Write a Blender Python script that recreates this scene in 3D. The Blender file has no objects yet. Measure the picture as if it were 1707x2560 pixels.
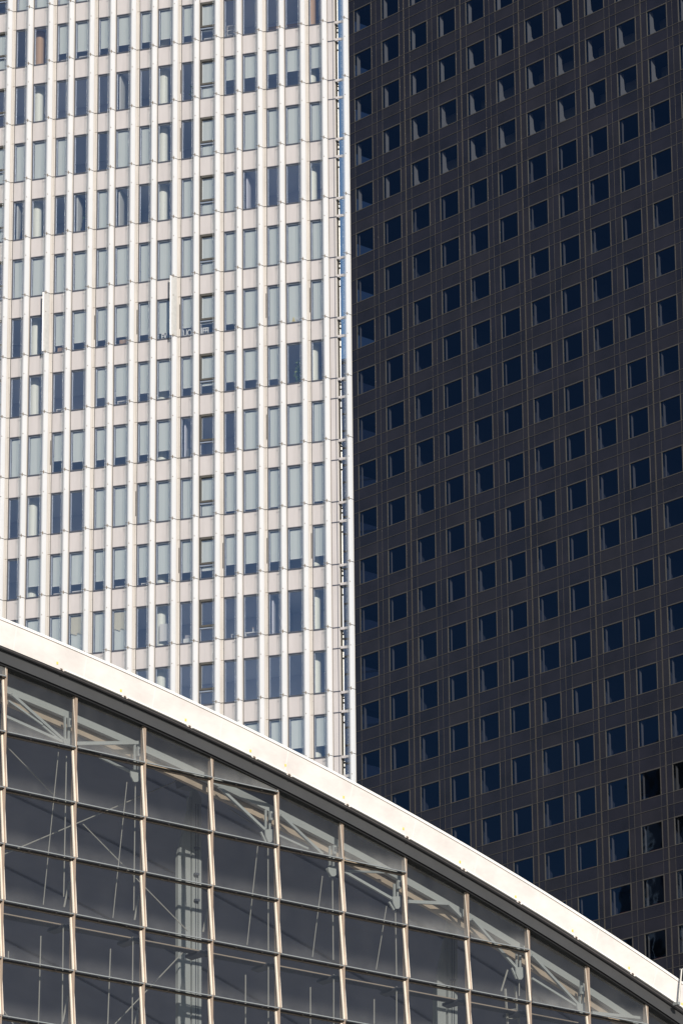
import bpy, math, random
from mathutils import Vector, Matrix
R_ = math.radians
random.seed(7)
S = bpy.context.scene
COL = S.collection

# ------------------------------------------------------------------ camera
CAM_Z = 1.6
PITCH, ROLL, F_PX = 0.336996, -0.009432, 11195.0
cd = bpy.data.cameras.new('camera')
cam = bpy.data.objects.new('camera', cd); COL.objects.link(cam)
fw = Vector((0, math.cos(PITCH), math.sin(PITCH)))
up0 = Vector((0, -math.sin(PITCH), math.cos(PITCH))); rt0 = Vector((1, 0, 0))
rt = rt0 * math.cos(ROLL) + up0 * math.sin(ROLL)
up = up0 * math.cos(ROLL) - rt0 * math.sin(ROLL)
M = Matrix((rt, up, -fw)).transposed().to_4x4(); M.translation = Vector((0, 0, CAM_Z))
cam.matrix_world = M
cd.sensor_fit = 'VERTICAL'; cd.sensor_height = 36.0; cd.sensor_width = 24.0
cd.lens = 36.0 * F_PX / 2560.0
cd.clip_start = 1.0; cd.clip_end = 9000.0
S.camera = cam
S.render.resolution_x = 682; S.render.resolution_y = 1024

# ------------------------------------------------------------------ light
SUN_AZ, SUN_EL = 15.0, 21.0          # degrees to the right of straight behind the camera, and height
sun_dir = Vector((math.sin(R_(SUN_AZ)) * math.cos(R_(SUN_EL)), -math.cos(R_(SUN_AZ)) * math.cos(R_(SUN_EL)), math.sin(R_(SUN_EL))))
W = bpy.data.worlds.new('World'); S.world = W; W.use_nodes = True
wn = W.node_tree.nodes; wl = W.node_tree.links
bg = wn['Background']; sky = wn.new('ShaderNodeTexSky'); sky.sky_type = 'NISHITA'
sky.sun_disc = False; sky.sun_elevation = R_(SUN_EL); sky.sun_rotation = R_(180.0 - SUN_AZ)
sky.air_density = 1.0; sky.dust_density = 0.3; sky.ozone_density = 2.6
wl.new(sky.outputs[0], bg.inputs[0]); bg.inputs[1].default_value = 0.08
sd = bpy.data.lights.new('sun', 'SUN'); sd.energy = 4.6; sd.angle = R_(0.5); sd.color = (1.0, 0.93, 0.83)
so = bpy.data.objects.new('sun', sd); COL.objects.link(so)
so.rotation_euler = (-sun_dir).to_track_quat('-Z', 'Y').to_euler(); so.location = (0, 0, 300)
S.view_settings.view_transform = 'Standard'; S.view_settings.look = 'None'
S.view_settings.exposure = 0.0; S.view_settings.gamma = 1.0
S.render.engine = 'CYCLES'
S.cycles.transparent_max_bounces = 24; S.cycles.max_bounces = 8
S.cycles.caustics_reflective = False; S.cycles.caustics_refractive = False

# ------------------------------------------------------------------ materials
def mat(name, col, rough=0.5, metal=0.0, spec=0.5, noise=0.0, scale=1.0, stretch=(1, 1, 1), bump=0.0, coat=0.0):
    m = bpy.data.materials.new(name); m.use_nodes = True
    nt = m.node_tree; b = nt.nodes['Principled BSDF']
    b.inputs['Base Color'].default_value = (*col, 1); b.inputs['Roughness'].default_value = rough
    b.inputs['Metallic'].default_value = metal; b.inputs['Specular IOR Level'].default_value = spec
    b.inputs['Coat Weight'].default_value = coat
    if noise or bump:
        tc = nt.nodes.new('ShaderNodeTexCoord'); mp = nt.nodes.new('ShaderNodeMapping')
        mp.inputs['Scale'].default_value = stretch
        nz = nt.nodes.new('ShaderNodeTexNoise'); nz.inputs['Scale'].default_value = scale; nz.inputs['Detail'].default_value = 5
        nz.inputs['Roughness'].default_value = 0.62
        nt.links.new(tc.outputs['Object'], mp.inputs[0]); nt.links.new(mp.outputs[0], nz.inputs['Vector'])
        if noise:
            mr = nt.nodes.new('ShaderNodeMapRange'); mr.inputs[1].default_value = 0.28; mr.inputs[2].default_value = 0.72
            mr.inputs[3].default_value = 1 - noise; mr.inputs[4].default_value = 1 + noise * 0.5
            nt.links.new(nz.outputs[0], mr.inputs[0])
            mx = nt.nodes.new('ShaderNodeMix'); mx.data_type = 'RGBA'; mx.blend_type = 'MULTIPLY'
            mx.inputs[0].default_value = 1.0; mx.inputs[6].default_value = (*col, 1)
            nt.links.new(mr.outputs[0], mx.inputs[7]); nt.links.new(mx.outputs[2], b.inputs['Base Color'])
        if bump:
            bp = nt.nodes.new('ShaderNodeBump'); bp.inputs['Strength'].default_value = bump; bp.inputs['Distance'].default_value = 0.02
            nt.links.new(nz.outputs[0], bp.inputs['Height']); nt.links.new(bp.outputs[0], b.inputs['Normal'])
    return m

def glass(name, tint, refl_col=(1, 1, 1), fac0=0.06, fac1=0.75, rough=0.02, dirt=0.0, dirt_col=(.5, .5, .5), wav=0.0):
    """thin architectural glass: tinted see-through + fresnel-weighted mirror + optional dust film"""
    m = bpy.data.materials.new(name); m.use_nodes = True
    nt = m.node_tree; N = nt.nodes; L = nt.links
    N.remove(N['Principled BSDF']); out = N['Material Output']
    tr = N.new('ShaderNodeBsdfTransparent'); tr.inputs[0].default_value = (*tint, 1)
    gl = N.new('ShaderNodeBsdfGlossy'); gl.inputs['Color'].default_value = (*refl_col, 1); gl.inputs['Roughness'].default_value = rough
    lw = N.new('ShaderNodeLayerWeight'); lw.inputs[0].default_value = 0.5
    pw = N.new('ShaderNodeMath'); pw.operation = 'POWER'; pw.inputs[1].default_value = 4.0
    mr = N.new('ShaderNodeMapRange'); mr.inputs[3].default_value = fac0; mr.inputs[4].default_value = fac1
    L.new(lw.outputs['Facing'], pw.inputs[0]); L.new(pw.outputs[0], mr.inputs[0])
    mx = N.new('ShaderNodeMixShader'); L.new(mr.outputs[0], mx.inputs[0]); L.new(tr.outputs[0], mx.inputs[1]); L.new(gl.outputs[0], mx.inputs[2])
    last = mx
    tc = N.new('ShaderNodeTexCoord')
    if wav:
        nz = N.new('ShaderNodeTexNoise'); nz.inputs['Scale'].default_value = 0.7; nz.inputs['Detail'].default_value = 1
        bp = N.new('ShaderNodeBump'); bp.inputs['Strength'].default_value = wav; bp.inputs['Distance'].default_value = 0.05
        L.new(tc.outputs['Object'], nz.inputs['Vector']); L.new(nz.outputs[0], bp.inputs['Height']); L.new(bp.outputs[0], gl.inputs['Normal'])
    if dirt:
        df = N.new('ShaderNodeBsdfDiffuse'); df.inputs[0].default_value = (*dirt_col, 1)
        uv = N.new('ShaderNodeUVMap'); sx = N.new('ShaderNodeSeparateXYZ'); L.new(uv.outputs[0], sx.inputs[0])
        nz = N.new('ShaderNodeTexNoise'); nz.inputs['Scale'].default_value = 1.1; nz.inputs['Detail'].default_value = 6; nz.inputs['Roughness'].default_value = 0.65
        mp = N.new('ShaderNodeMapping'); mp.inputs['Scale'].default_value = (1.2, 1, 0.8)
        L.new(tc.outputs['Object'], mp.inputs[0]); L.new(mp.outputs[0], nz.inputs['Vector'])
        ed = N.new('ShaderNodeMapRange'); ed.interpolation_type = 'SMOOTHSTEP'
        ed.inputs[1].default_value = 0.35; ed.inputs[2].default_value = 0.0; ed.inputs[3].default_value = 0.22; ed.inputs[4].default_value = 1.0
        L.new(sx.outputs[1], ed.inputs[0])
        nr = N.new('ShaderNodeMapRange'); nr.inputs[1].default_value = 0.30; nr.inputs[2].default_value = 0.75; nr.inputs[3].default_value = 0.45; nr.inputs[4].default_value = 1.0
        L.new(nz.outputs[0], nr.inputs[0])
        mu = N.new('ShaderNodeMath'); mu.operation = 'MULTIPLY'; L.new(ed.outputs[0], mu.inputs[0]); L.new(nr.outputs[0], mu.inputs[1])
        mu2 = N.new('ShaderNodeMath'); mu2.operation = 'MULTIPLY'; L.new(mu.outputs[0], mu2.inputs[0]); mu2.inputs[1].default_value = dirt
        m2 = N.new('ShaderNodeMixShader'); L.new(mu2.outputs[0], m2.inputs[0]); L.new(mx.outputs[0], m2.inputs[1]); L.new(df.outputs[0], m2.inputs[2])
        last = m2
    L.new(last.outputs[0], out.inputs[0])
    return m

def frit(name, solid):
    """white-fritted glass louver: the white print fades out towards the free edge (UV x = 0 free edge, 1 fixed edge)"""
    m = bpy.data.materials.new(name); m.use_nodes = True
    nt = m.node_tree; N = nt.nodes; L = nt.links; b = N['Principled BSDF']; out = N['Material Output']
    b.inputs['Base Color'].default_value = (0.745, 0.76, 0.79, 1); b.inputs['Roughness'].default_value = 0.35; b.inputs['Specular IOR Level'].default_value = 0.6
    tl = N.new('ShaderNodeBsdfTranslucent'); tl.inputs[0].default_value = (0.8, 0.79, 0.76, 1)
    mb = N.new('ShaderNodeMixShader'); mb.inputs[0].default_value = 0.12; L.new(b.outputs[0], mb.inputs[1]); L.new(tl.outputs[0], mb.inputs[2])
    if solid:
        tc = N.new('ShaderNodeTexCoord'); nz = N.new('ShaderNodeTexNoise'); nz.inputs['Scale'].default_value = 6; nz.inputs['Detail'].default_value = 4
        mr = N.new('ShaderNodeMapRange'); mr.inputs[1].default_value = .4; mr.inputs[2].default_value = .75; mr.inputs[3].default_value = 1; mr.inputs[4].default_value = .86
        mx = N.new('ShaderNodeMix'); mx.data_type = 'RGBA'; mx.blend_type = 'MULTIPLY'; mx.inputs[0].default_value = 1; mx.inputs[6].default_value = (.60, .595, .585, 1)
        L.new(tc.outputs['Object'], nz.inputs['Vector']); L.new(nz.outputs[0], mr.inputs[0]); L.new(mr.outputs[0], mx.inputs[7]); L.new(mx.outputs[2], b.inputs['Base Color'])
        L.new(mb.outputs[0], out.inputs[0]); return m
    uv = N.new('ShaderNodeUVMap'); sx = N.new('ShaderNodeSeparateXYZ'); L.new(uv.outputs[0], sx.inputs[0])
    mr = N.new('ShaderNodeMapRange'); mr.interpolation_type = 'SMOOTHSTEP'
    mr.inputs[1].default_value = 0.05; mr.inputs[2].default_value = 0.41; mr.inputs[3].default_value = 0.04; mr.inputs[4].default_value = 1.0
    L.new(sx.outputs[0], mr.inputs[0])
    tr = N.new('ShaderNodeBsdfTransparent'); tr.inputs[0].default_value = (.93, .95, .95, 1)
    gl = N.new('ShaderNodeBsdfGlossy'); gl.inputs['Roughness'].default_value = 0.03
    m1 = N.new('ShaderNodeMixShader'); m1.inputs[0].default_value = 0.05; L.new(tr.outputs[0], m1.inputs[1]); L.new(gl.outputs[0], m1.inputs[2])
    m2 = N.new('ShaderNodeMixShader'); L.new(mr.outputs[0], m2.inputs[0]); L.new(m1.outputs[0], m2.inputs[1]); L.new(mb.outputs[0], m2.inputs[2])
    L.new(m2.outputs[0], out.inputs[0])
    return m

MT = {}
# pale office tower
MT['frit'] = frit('fritted_glass', False); MT['frit_solid'] = frit('opaque_white_glass', True)
MT['cream'] = mat('cream_aluminium', (.60, .565, .53), .45, noise=.12, scale=2.0, stretch=(1, 1, .2))
MT['edge'] = glass('glass_edge', (.95, .97, .96), (1, 1, 1), .35, .8, rough=.3)
MT['alu'] = mat('light_trim', (.7, .71, .7), .35)
MT['spandrel'] = mat('pinkish_spandrel', (.515, .485, .487), .38, noise=.09, scale=1.2, stretch=(2, 2, .3))
MT['clip'] = mat('weathered_clip', (.22, .17, .12), .6)
MT['clipline'] = mat('dark_clip_line', (.075, .068, .062), .6)
MT['seam'] = mat('dark_seam', (.03, .03, .035), .6)
MT['wframe'] = mat('dark_blue_frame', (.065, .072, .098), .45)
MT['sash'] = mat('blue_grey_sash', (.22, .26, .34), .4)
MT['vent'] = mat('brown_opening_frame', (.075, .07, .062), .5)
MT['pane'] = glass('office_glass', (.92, .93, .94), (.72, .82, 1.0), .27, .78, wav=.05)
MT['blind'] = mat('grey_roller_blind', (.685, .73, .69), .8, noise=.05, scale=3, stretch=(6, 6, .15))
MT['blind_cream'] = mat('cream_curtain', (.66, .62, .48), .85, noise=.08, scale=4, stretch=(5, 5, .3))
MT['rail'] = mat('pale_blind_rail', (.75, .76, .72), .5)
MT['slab'] = mat('office_ceiling', (.80, .82, .88), .8)
MT['inwall'] = mat('office_wall', (.74, .76, .84), .8)
MT['partition'] = mat('office_partition', (.62, .64, .62), .8)
MT['column'] = mat('white_round_column', (.90, .92, .82), .7)
MT['column_tan'] = mat('tan_round_column', (.55, .36, .22), .7)
MT['concrete'] = mat('grey_wall', (.34, .33, .32), .8, noise=.15, scale=.4)
MT['steel'] = mat('polished_pipe', (.62, .60, .57), .3, metal=.8)
MT['black'] = mat('black_joint_and_shade', (.012, .012, .014), .6)
MT['white_paint'] = mat('white_paint', (.80, .78, .74), .45)
# dark tower
MT['d0'] = mat('dark_panel', (.0218, .0198, .0278), .2, spec=.5, noise=.35, scale=.35)
MT['d1'] = mat('dark_panel_b', (.0182, .0172, .0262), .2, spec=.5, noise=.35, scale=.35)
MT['d2'] = mat('dark_panel_c', (.0258, .0230, .0292), .22, spec=.5, noise=.35, scale=.35)
MT['bronze'] = mat('bronze_bar', (.090, .082, .074), .42, metal=.2)
MT['dglass'] = glass('navy_glass', (.46, .47, .50), (.40, .63, 1.0), .074, .8, wav=.14)
MT['dglass_side'] = glass('smoked_side_glass', (.24, .26, .32), (.36, .64, 1.0), .06, .8)
MT['dblind'] = mat('dim_blind', (.16, .165, .18), .85, noise=.1, scale=3, stretch=(8, 8, .2))
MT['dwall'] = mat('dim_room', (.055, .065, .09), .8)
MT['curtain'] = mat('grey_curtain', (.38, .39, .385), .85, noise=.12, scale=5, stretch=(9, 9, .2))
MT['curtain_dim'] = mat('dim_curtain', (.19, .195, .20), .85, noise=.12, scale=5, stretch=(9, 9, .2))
MT['redsill'] = mat('dark_red_sill', (.30, .05, .075), .6)
# hall
MT['fascia'] = mat('white_fascia', (.79, .735, .70), .42, noise=.17, scale=.9, stretch=(1, 1, 1.6))
MT['fascia_cap'] = mat('white_cap', (.88, .87, .84), .35)
MT['soffit'] = mat('grey_soffit', (.26, .26, .265), .6, noise=.14, scale=.9)
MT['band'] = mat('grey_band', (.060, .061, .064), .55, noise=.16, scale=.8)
MT['mullion'] = mat('pinkish_aluminium', (.43, .335, .265), .45, metal=.1, noise=.06, scale=3, stretch=(1, 1, .2))
MT['bead'] = mat('sun_glow_aluminium', (.93, .83, .72), .38, noise=.12, scale=6, stretch=(1, 1, .3))  # whiter than the mullions: the glow of the side faces is put into this colour
MT['bottomrail'] = mat('grey_rail', (.36, .38, .38), .35, metal=.3)
MT['transom'] = mat('dark_transom', (.028, .024, .02), .5)
MT['hglass'] = glass('smoky_hall_glass', (.74, .75, .74), (.85, .9, 1.0), .05, .75, dirt=.15, dirt_col=(.50, .50, .50), wav=.05)
MT['hglass_top'] = glass('dusty_hall_glass', (.72, .73, .72), (.85, .9, 1.0), .05, .75, dirt=.42, dirt_col=(.42, .42, .41), wav=.05)
MT['ceiling'] = mat('grey_ceiling', (.20, .215, .29), .85, noise=.2, scale=.25)
MT['roofmetal'] = mat('roof_sheet', (.55, .55, .54), .5)
MT['greysteel'] = mat('pale_grey_steel', (.46, .49, .495), .55, noise=.05, scale=1.0)
MT['colsteel'] = mat('column_steel', (.40, .425, .43), .55, noise=.08, scale=1.0)
MT['tan'] = mat('sunlit_tan_beam', (.54, .44, .345), .7, noise=.2, scale=1.5)  # warm sunlight on the beam is put into this tan colour
MT['rod'] = mat('pale_rod', (.46, .45, .42), .4, metal=.2)
MT['grating'] = mat('bounce_tinted_grating', (.42, .35, .29), .7)  # tan tint carries the light bounced onto the underside
MT['yellow'] = mat('yellow_tag', (.72, .64, .16), .5)
MT['darksteel'] = mat('dark_blue_steel', (.10, .11, .14), .6)  # plain dark blue-grey base colour
MT['rust'] = mat('bracket_metal', (.25, .20, .16), .6)
MT['hallwall'] = mat('hall_wall', (.5, .5, .5), .8)
# contents
MT['leaf'] = mat('leaf_green', (.10, .17, .06), .6); MT['leaf2'] = mat('leaf_light', (.26, .34, .12), .6)
MT['pot'] = mat('clay_pot', (.35, .2, .13), .7); MT['card'] = mat('cardboard', (.48, .33, .22), .8, noise=.08, scale=5)
MT['tape'] = mat('packing_tape', (.6, .5, .38), .4)
MT['grey_fabric'] = mat('grey_fabric', (.28, .29, .31), .85); MT['navy'] = mat('navy_cabinet', (.03, .035, .06), .6)
MT['letter'] = mat('white_letter', (.82, .82, .78), .6); MT['letter_y'] = mat('yellow_letter', (.72, .60, .25), .6)
MT['green'] = mat('green_bag', (.25, .5, .12), .6)
MT['bluebld'] = mat('blue_cladding', (.045, .062, .105), .3, noise=.1, scale=.2)
MT['ground'] = mat('paving', (.32, .31, .30), .85, noise=.25, scale=.3)

# ------------------------------------------------------------------ mesh helpers
class MB:
    def __init__(s): s.v = []; s.f = []; s.mi = []; s.mats = []; s.uv = {}
    def m(s, key):
        if key not in s.mats: s.mats.append(key)
        return s.mats.index(key)
    def face(s, pts, key, uv=None):
        i = len(s.v); s.v += [tuple(p) for p in pts]; s.f.append(list(range(i, i + len(pts)))); s.mi.append(s.m(key))
        if uv: s.uv[len(s.f) - 1] = uv
    def box(s, x0, x1, y0, y1, z0, z1, key, skip=''):
        p = [(x0, y0, z0), (x1, y0, z0), (x1, y1, z0), (x0, y1, z0), (x0, y0, z1), (x1, y0, z1), (x1, y1, z1), (x0, y1, z1)]
        i = len(s.v); s.v += p; k = s.m(key)
        for nm, q in (('b', (0, 3, 2, 1)), ('t', (4, 5, 6, 7)), ('f', (0, 1, 5, 4)), ('r', (1, 2, 6, 5)), ('k', (2, 3, 7, 6)), ('l', (3, 0, 4, 7))):
            if nm in skip: continue
            s.f.append([i + a for a in q]); s.mi.append(k)
    def bar(s, a, b, w, key, d=None, n=4):
        """prism of n sides from a to b"""
        a = Vector(a); b = Vector(b); d = d or w; t = (b - a).normalized()
        ref = Vector((0, 1, 0)) if abs(t.y) < .9 else Vector((1, 0, 0))
        e1 = t.cross(ref).normalized(); e2 = e1.cross(t)
        i = len(s.v); k = s.m(key); off = math.pi / 4 if n == 4 else 0; rr = .7071 if n == 4 else .5
        for p in (a, b):
            for j in range(n):
                an = off + 2 * math.pi * j / n
                s.v.append(tuple(p + e1 * (math.cos(an) * w * rr) + e2 * (math.sin(an) * d * rr)))
        for j in range(n): s.f.append([i + j, i + (j + 1) % n, i + n + (j + 1) % n, i + n + j]); s.mi.append(k)
        s.f.append([i + j for j in range(n)][::-1]); s.mi.append(k); s.f.append([i + n + j for j in range(n)]); s.mi.append(k)
    def prism(s, pts, y0, y1, key):
        """polygon in (x,z) thickened from y0 to y1"""
        n = len(pts); i = len(s.v); k = s.m(key)
        s.v += [(x, y0, z) for x, z in pts] + [(x, y1, z) for x, z in pts]
        s.f.append(list(range(i, i + n))); s.mi.append(k); s.f.append(list(range(i + n, i + 2 * n))[::-1]); s.mi.append(k)
        for j in range(n): s.f.append([i + j, i + n + j, i + n + (j + 1) % n, i + (j + 1) % n]); s.mi.append(k)
    def cyl(s, x, y, z0, z1, r, key, n=20, r1=None):
        i = len(s.v); k = s.m(key); r1 = r if r1 is None else r1
        for z, q in ((z0, r), (z1, r1)):
            s.v += [(x + q * math.cos(2 * math.pi * j / n), y + q * math.sin(2 * math.pi * j / n), z) for j in range(n)]
        for j in range(n): s.f.append([i + j, i + (j + 1) % n, i + n + (j + 1) % n, i + n + j]); s.mi.append(k)
        s.f.append([i + j for j in range(n)][::-1]); s.mi.append(k); s.f.append([i + n + j for j in range(n)]); s.mi.append(k)
    def build(s, name, parent=None, smooth=False, loc=(0, 0, 0)):
        me = bpy.data.meshes.new(name); me.from_pydata(s.v, [], s.f)
        for k in s.mats: me.materials.append(MT[k])
        me.polygons.foreach_set('material_index', s.mi)
        if s.uv:
            ul = me.uv_layers.new(name='UVMap')
            for fi, uv in s.uv.items():
                for li, c in zip(me.polygons[fi].loop_indices, uv): ul.data[li].uv = c
        if smooth:
            me.polygons.foreach_set('use_smooth', [True] * len(me.polygons))
            try: me.set_sharp_from_angle(angle=R_(40))
            except Exception: pass
        me.update()
        o = bpy.data.objects.new(name, me); COL.objects.link(o); o.location = loc
        if parent: o.parent = parent
        return o

def thing(name, label, cat, loc, rz, group=None):
    o = bpy.data.objects.new(name, None); COL.objects.link(o); o.location = loc; o.rotation_euler = (0, 0, rz)
    o['label'] = label; o['category'] = cat
    if group: o['group'] = group
    return o
def tag(o, label, cat, group=None, kind=None):
    if label: o['label'] = label; o['category'] = cat
    if group: o['group'] = group
    if kind: o['kind'] = kind
    return o
def project(root_m, p):
    q = root_m @ Vector(p) - Vector((0, 0, CAM_Z)); d = q.dot(fw)
    return 853.5 + F_PX * q.dot(rt) / d, 1280 - F_PX * q.dot(up) / d, d
def frame_of(x, y, beta): return Matrix.Translation((x, y, 0)) @ Matrix.Rotation(-beta, 4, 'Z')

# ------------------------------------------------------------------ setting
g = MB(); g.face([(-4000, -3000, 0), (4000, -3000, 0), (4000, 6000, 0), (-4000, 6000, 0)], 'ground')
tag(g.build('ground'), None, None, kind='structure')

# ================================================================== PALE TOWER
LX, LY, LZ, LS, LB = -18.98646, 235.56978, 111.60033, 1.27135, 0.303799
FL = 3.6
lt = thing('office_tower', 'pale white office tower wrapped in vertical fritted glass louvers, left of the dark tower', 'office tower', (LX, LY, 0), -LB)
LM = frame_of(LX, LY, LB)
ROW0, ROW1 = -3, 15
J0, J1 = -4, 15                   # windows J0..J1-1, louver ticks J0..J1+1
ztop = LZ - FL * ROW0; zbot = LZ - FL * ROW1
def wl_(j): return LS * j + (.331 if j % 2 == 0 else .174)
def wr_(j): return LS * (j + 1) - .05
SILL = lambda r: LZ - FL * r
HEAD = 2.415
# facade columns between the windows
for j in range(J0, J1 + 1):
    b = MB(); x0 = LS * j - .05; x1 = wl_(j) if j < J1 else 19.215
    b.box(x0, x1, .33, .62, zbot, ztop, 'cream')
    b.box(x1 - .016, x1 + .004, .318, .34, zbot, ztop, 'seam')
    if j % 2 == 0 and j < J1:
        b.box(x1 - .105, x1 - .095, .326, .34, zbot, ztop, 'clip')
        for r in range(ROW0, ROW1):
            b.box(x1 - .16, x1 - .016, .324, .34, SILL(r) - FL + HEAD - .012, SILL(r) - FL + HEAD + .014, 'clip')
            for k in range(4):
                zz = SILL(r) - .5 - k * .83 + random.uniform(-.1, .1); b.box(x1 - .045, x1 - .03, .326, .34, zz, zz + .03, 'rust')
    b.build('facade_column', lt)
# dark open ventilation slots in some of the columns
sl = MB()
for r, j in ((1, 8), (2, 8), (5, 8), (5, 12), (5, 14), (5, 4), (5, 6), (7, 12), (9, 8), (9, 10), (9, 12), (9, 14), (7, 2), (0, -2), (8, 6)):
    x1 = wl_(j); sl.box(x1 - .075, x1 - .04, .322, .34, SILL(r) + .48, SILL(r) + 1.95, 'black')
sl.build('ventilation_slots', lt)
# spandrels, one per storey
for r in range(ROW0, ROW1):
    b = MB(); z1 = SILL(r) - .015; z0 = SILL(r) - FL + HEAD + .015
    for j in range(J0, J1):
        b.box(wl_(j) + .004, wr_(j), .355, .42, z0, z1, 'spandrel')
    b.build('spandrel', lt)
# end panel by the corner
b = MB(); b.box(19.235, 19.645, .35, .42, zbot, ztop, 'spandrel'); b.box(19.52, 19.548, .34, .36, zbot, ztop, 'wframe'); b.box(19.63, 19.66, .335, .45, zbot, ztop, 'cream')
for r in range(ROW0, ROW1):
    for z in (SILL(r), SILL(r) - FL + HEAD): b.box(19.22, 19.655, .332, .36, z - .03, z + .03, 'wframe')
b.build('corner_panel', lt)
# louvers
ARC = [(.15, .305), (.125, .235), (.095, .165), (.058, .095), (.012, .02), (-.03, -.04), (-.07, -.082), (-.11, -.113), (-.15, -.136)]
ln = [0]
for a, c in zip(ARC, ARC[1:]): ln.append(ln[-1] + math.hypot(a[0] - c[0], a[1] - c[1]))
UVX = [1 - q / ln[-1] for q in ln]
SOLID = {(8, 5), (2, 5)}
def louver(i, r0, r1, parent):
    b = MB(); cx = LS * i
    nrm = []
    for k in range(len(ARC)):
        a = ARC[max(k - 1, 0)]; c = ARC[min(k + 1, len(ARC) - 1)]; tx, ty = c[0] - a[0], c[1] - a[1]; q = math.hypot(tx, ty); nrm.append((ty / q, -tx / q))
    for r in range(r0, r1):
        z1 = SILL(r) - .018; z0 = SILL(r + 1) + .018; key = 'frit_solid' if (i, r + 1) in SOLID else 'frit'
        for k in range(len(ARC) - 1):
            (ax, ay), (bx, by) = ARC[k], ARC[k + 1]
            kk = 'cream' if k == 0 else key
            uv = [(UVX[k], 0), (UVX[k + 1], 0), (UVX[k + 1], 1), (UVX[k], 1)]
            b.face([(cx + ax, ay, z0), (cx + bx, by, z0), (cx + bx, by, z1), (cx + ax, ay, z1)], kk, uv)
        # free glass edge
        ex, ey = ARC[-1]; b.box(cx + ex - .010, cx + ex, ey - .003, ey + .006, z0, z1, 'edge')
        # clip line following the glass at the storey joint, with its little vertical clamp
        for k in range(len(ARC) - 1):
            (ax, ay), (bx, by) = ARC[k], ARC[k + 1]; z = SILL(r + 1)
            b.face([(cx + ax, ay - .004, z - .018), (cx + bx, by - .004, z - .018), (cx + bx, by - .004, z + .018), (cx + ax, ay - .004, z + .018)], 'clipline')
        if i % 2 == 0 and i < J1: b.box(cx + .15, cx + wl_(i) - LS * i - .016, .312, .328, SILL(r + 1) - .018, SILL(r + 1) + .018, 'clipline')
        z = SILL(r + 1); b.box(cx - .014, cx + .014, -.045, .02, z - .085, z + .085, 'clip')
        z = SILL(r) - 1.17; b.box(cx - .016, cx + .016, -.028, .02, z - .02, z + .02, 'clip')
    return b.build('glass_louver', parent, smooth=True)
for i in range(J0, J1 + 2): louver(i, ROW0, ROW1, lt)
# arms that carry the free-standing corner louver
for r in range(ROW0, ROW1):
    for za, zb_ in ((-.19, -.01), (-1.26, -1.08)):
        b = MB(); b.box(19.70, 20.46, .25, .33, SILL(r) + za + .02, SILL(r) + zb_ - .02, 'spandrel'); b.build('bracket_arm', lt)
# downpipe beside the corner
b = MB(); b.cyl(19.755, .55, zbot, ztop, .045, 'steel', 12)
b.box(19.655, 19.70, .44, .6, zbot, ztop, 'vent')
for r in range(ROW0, ROW1):
    for dz in (-.36, -.62, -1.72): b.cyl(19.755, .55, SILL(r) + dz - .05, SILL(r) + dz + .05, .056, 'black', 12)
b.build('downpipe', lt, smooth=True)
# storey slabs, back wall, end walls, round columns
EX = 19.62
for r in range(ROW0, ROW1):
    b = MB(); b.prism([(LS * J0, SILL(r) - FL + HEAD + .06), (EX - .2, SILL(r) - FL + HEAD + .06), (EX - .2, SILL(r) - .06), (LS * J0, SILL(r) - .06)], .66, .68, 'slab')
    z0 = SILL(r) - FL + HEAD + .06; z1 = SILL(r) - .06
    b.v = []; b.f = []; b.mi = []
    pts = [(LS * J0, .66), (EX - .15, .66), (EX - 2.1, 4.4), (LS * J0, 4.4)]
    for z, rev in ((z0, 1), (z1, 0)):
        q = [(x, y, z) for x, y in pts]; b.face(q[::-1] if rev else q, 'slab')
    b.face([(pts[0][0], .66, z0), (pts[1][0], .66, z0), (pts[1][0], .66, z1), (pts[0][0], .66, z1)], 'slab')
    b.build('floor_slab', lt)
b = MB()
b.face([(LS * J0, 4.4, 0), (EX - 2.1, 4.4, 0), (EX - 2.1, 4.4, ztop), (LS * J0, 4.4, ztop)], 'inwall')
b.build('inner_wall', lt)
b = MB()
P = [(LS * J0, .62), (EX, .62), (EX - 9, 20), (LS * J0, 20)]
for k in (1, 2, 3):
    a, c = P[k], P[(k + 1) % 4]; b.face([(a[0], a[1], 0), (c[0], c[1], 0), (c[0], c[1], ztop), (a[0], a[1], ztop)], 'concrete')
b.face([(x, y, ztop) for x, y in P], 'concrete')
b.box(LS * J0, EX, .36, .62, 0, zbot, 'concrete')
b.box(LS * J0, EX, .30, .60, ztop, ztop + 1.1, 'white_paint')
b.build('tower_shell', lt)
for cx in (1.46, 9.10, 17.98):
    b = MB()
    for r in range(ROW0, ROW1):
        b.cyl(cx, 1.25, SILL(r), SILL(r) + HEAD + .06, .30, 'column_tan' if r == 0 and cx != 9.10 else 'column', 28)
    b.build('round_column', lt, smooth=True)

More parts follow.
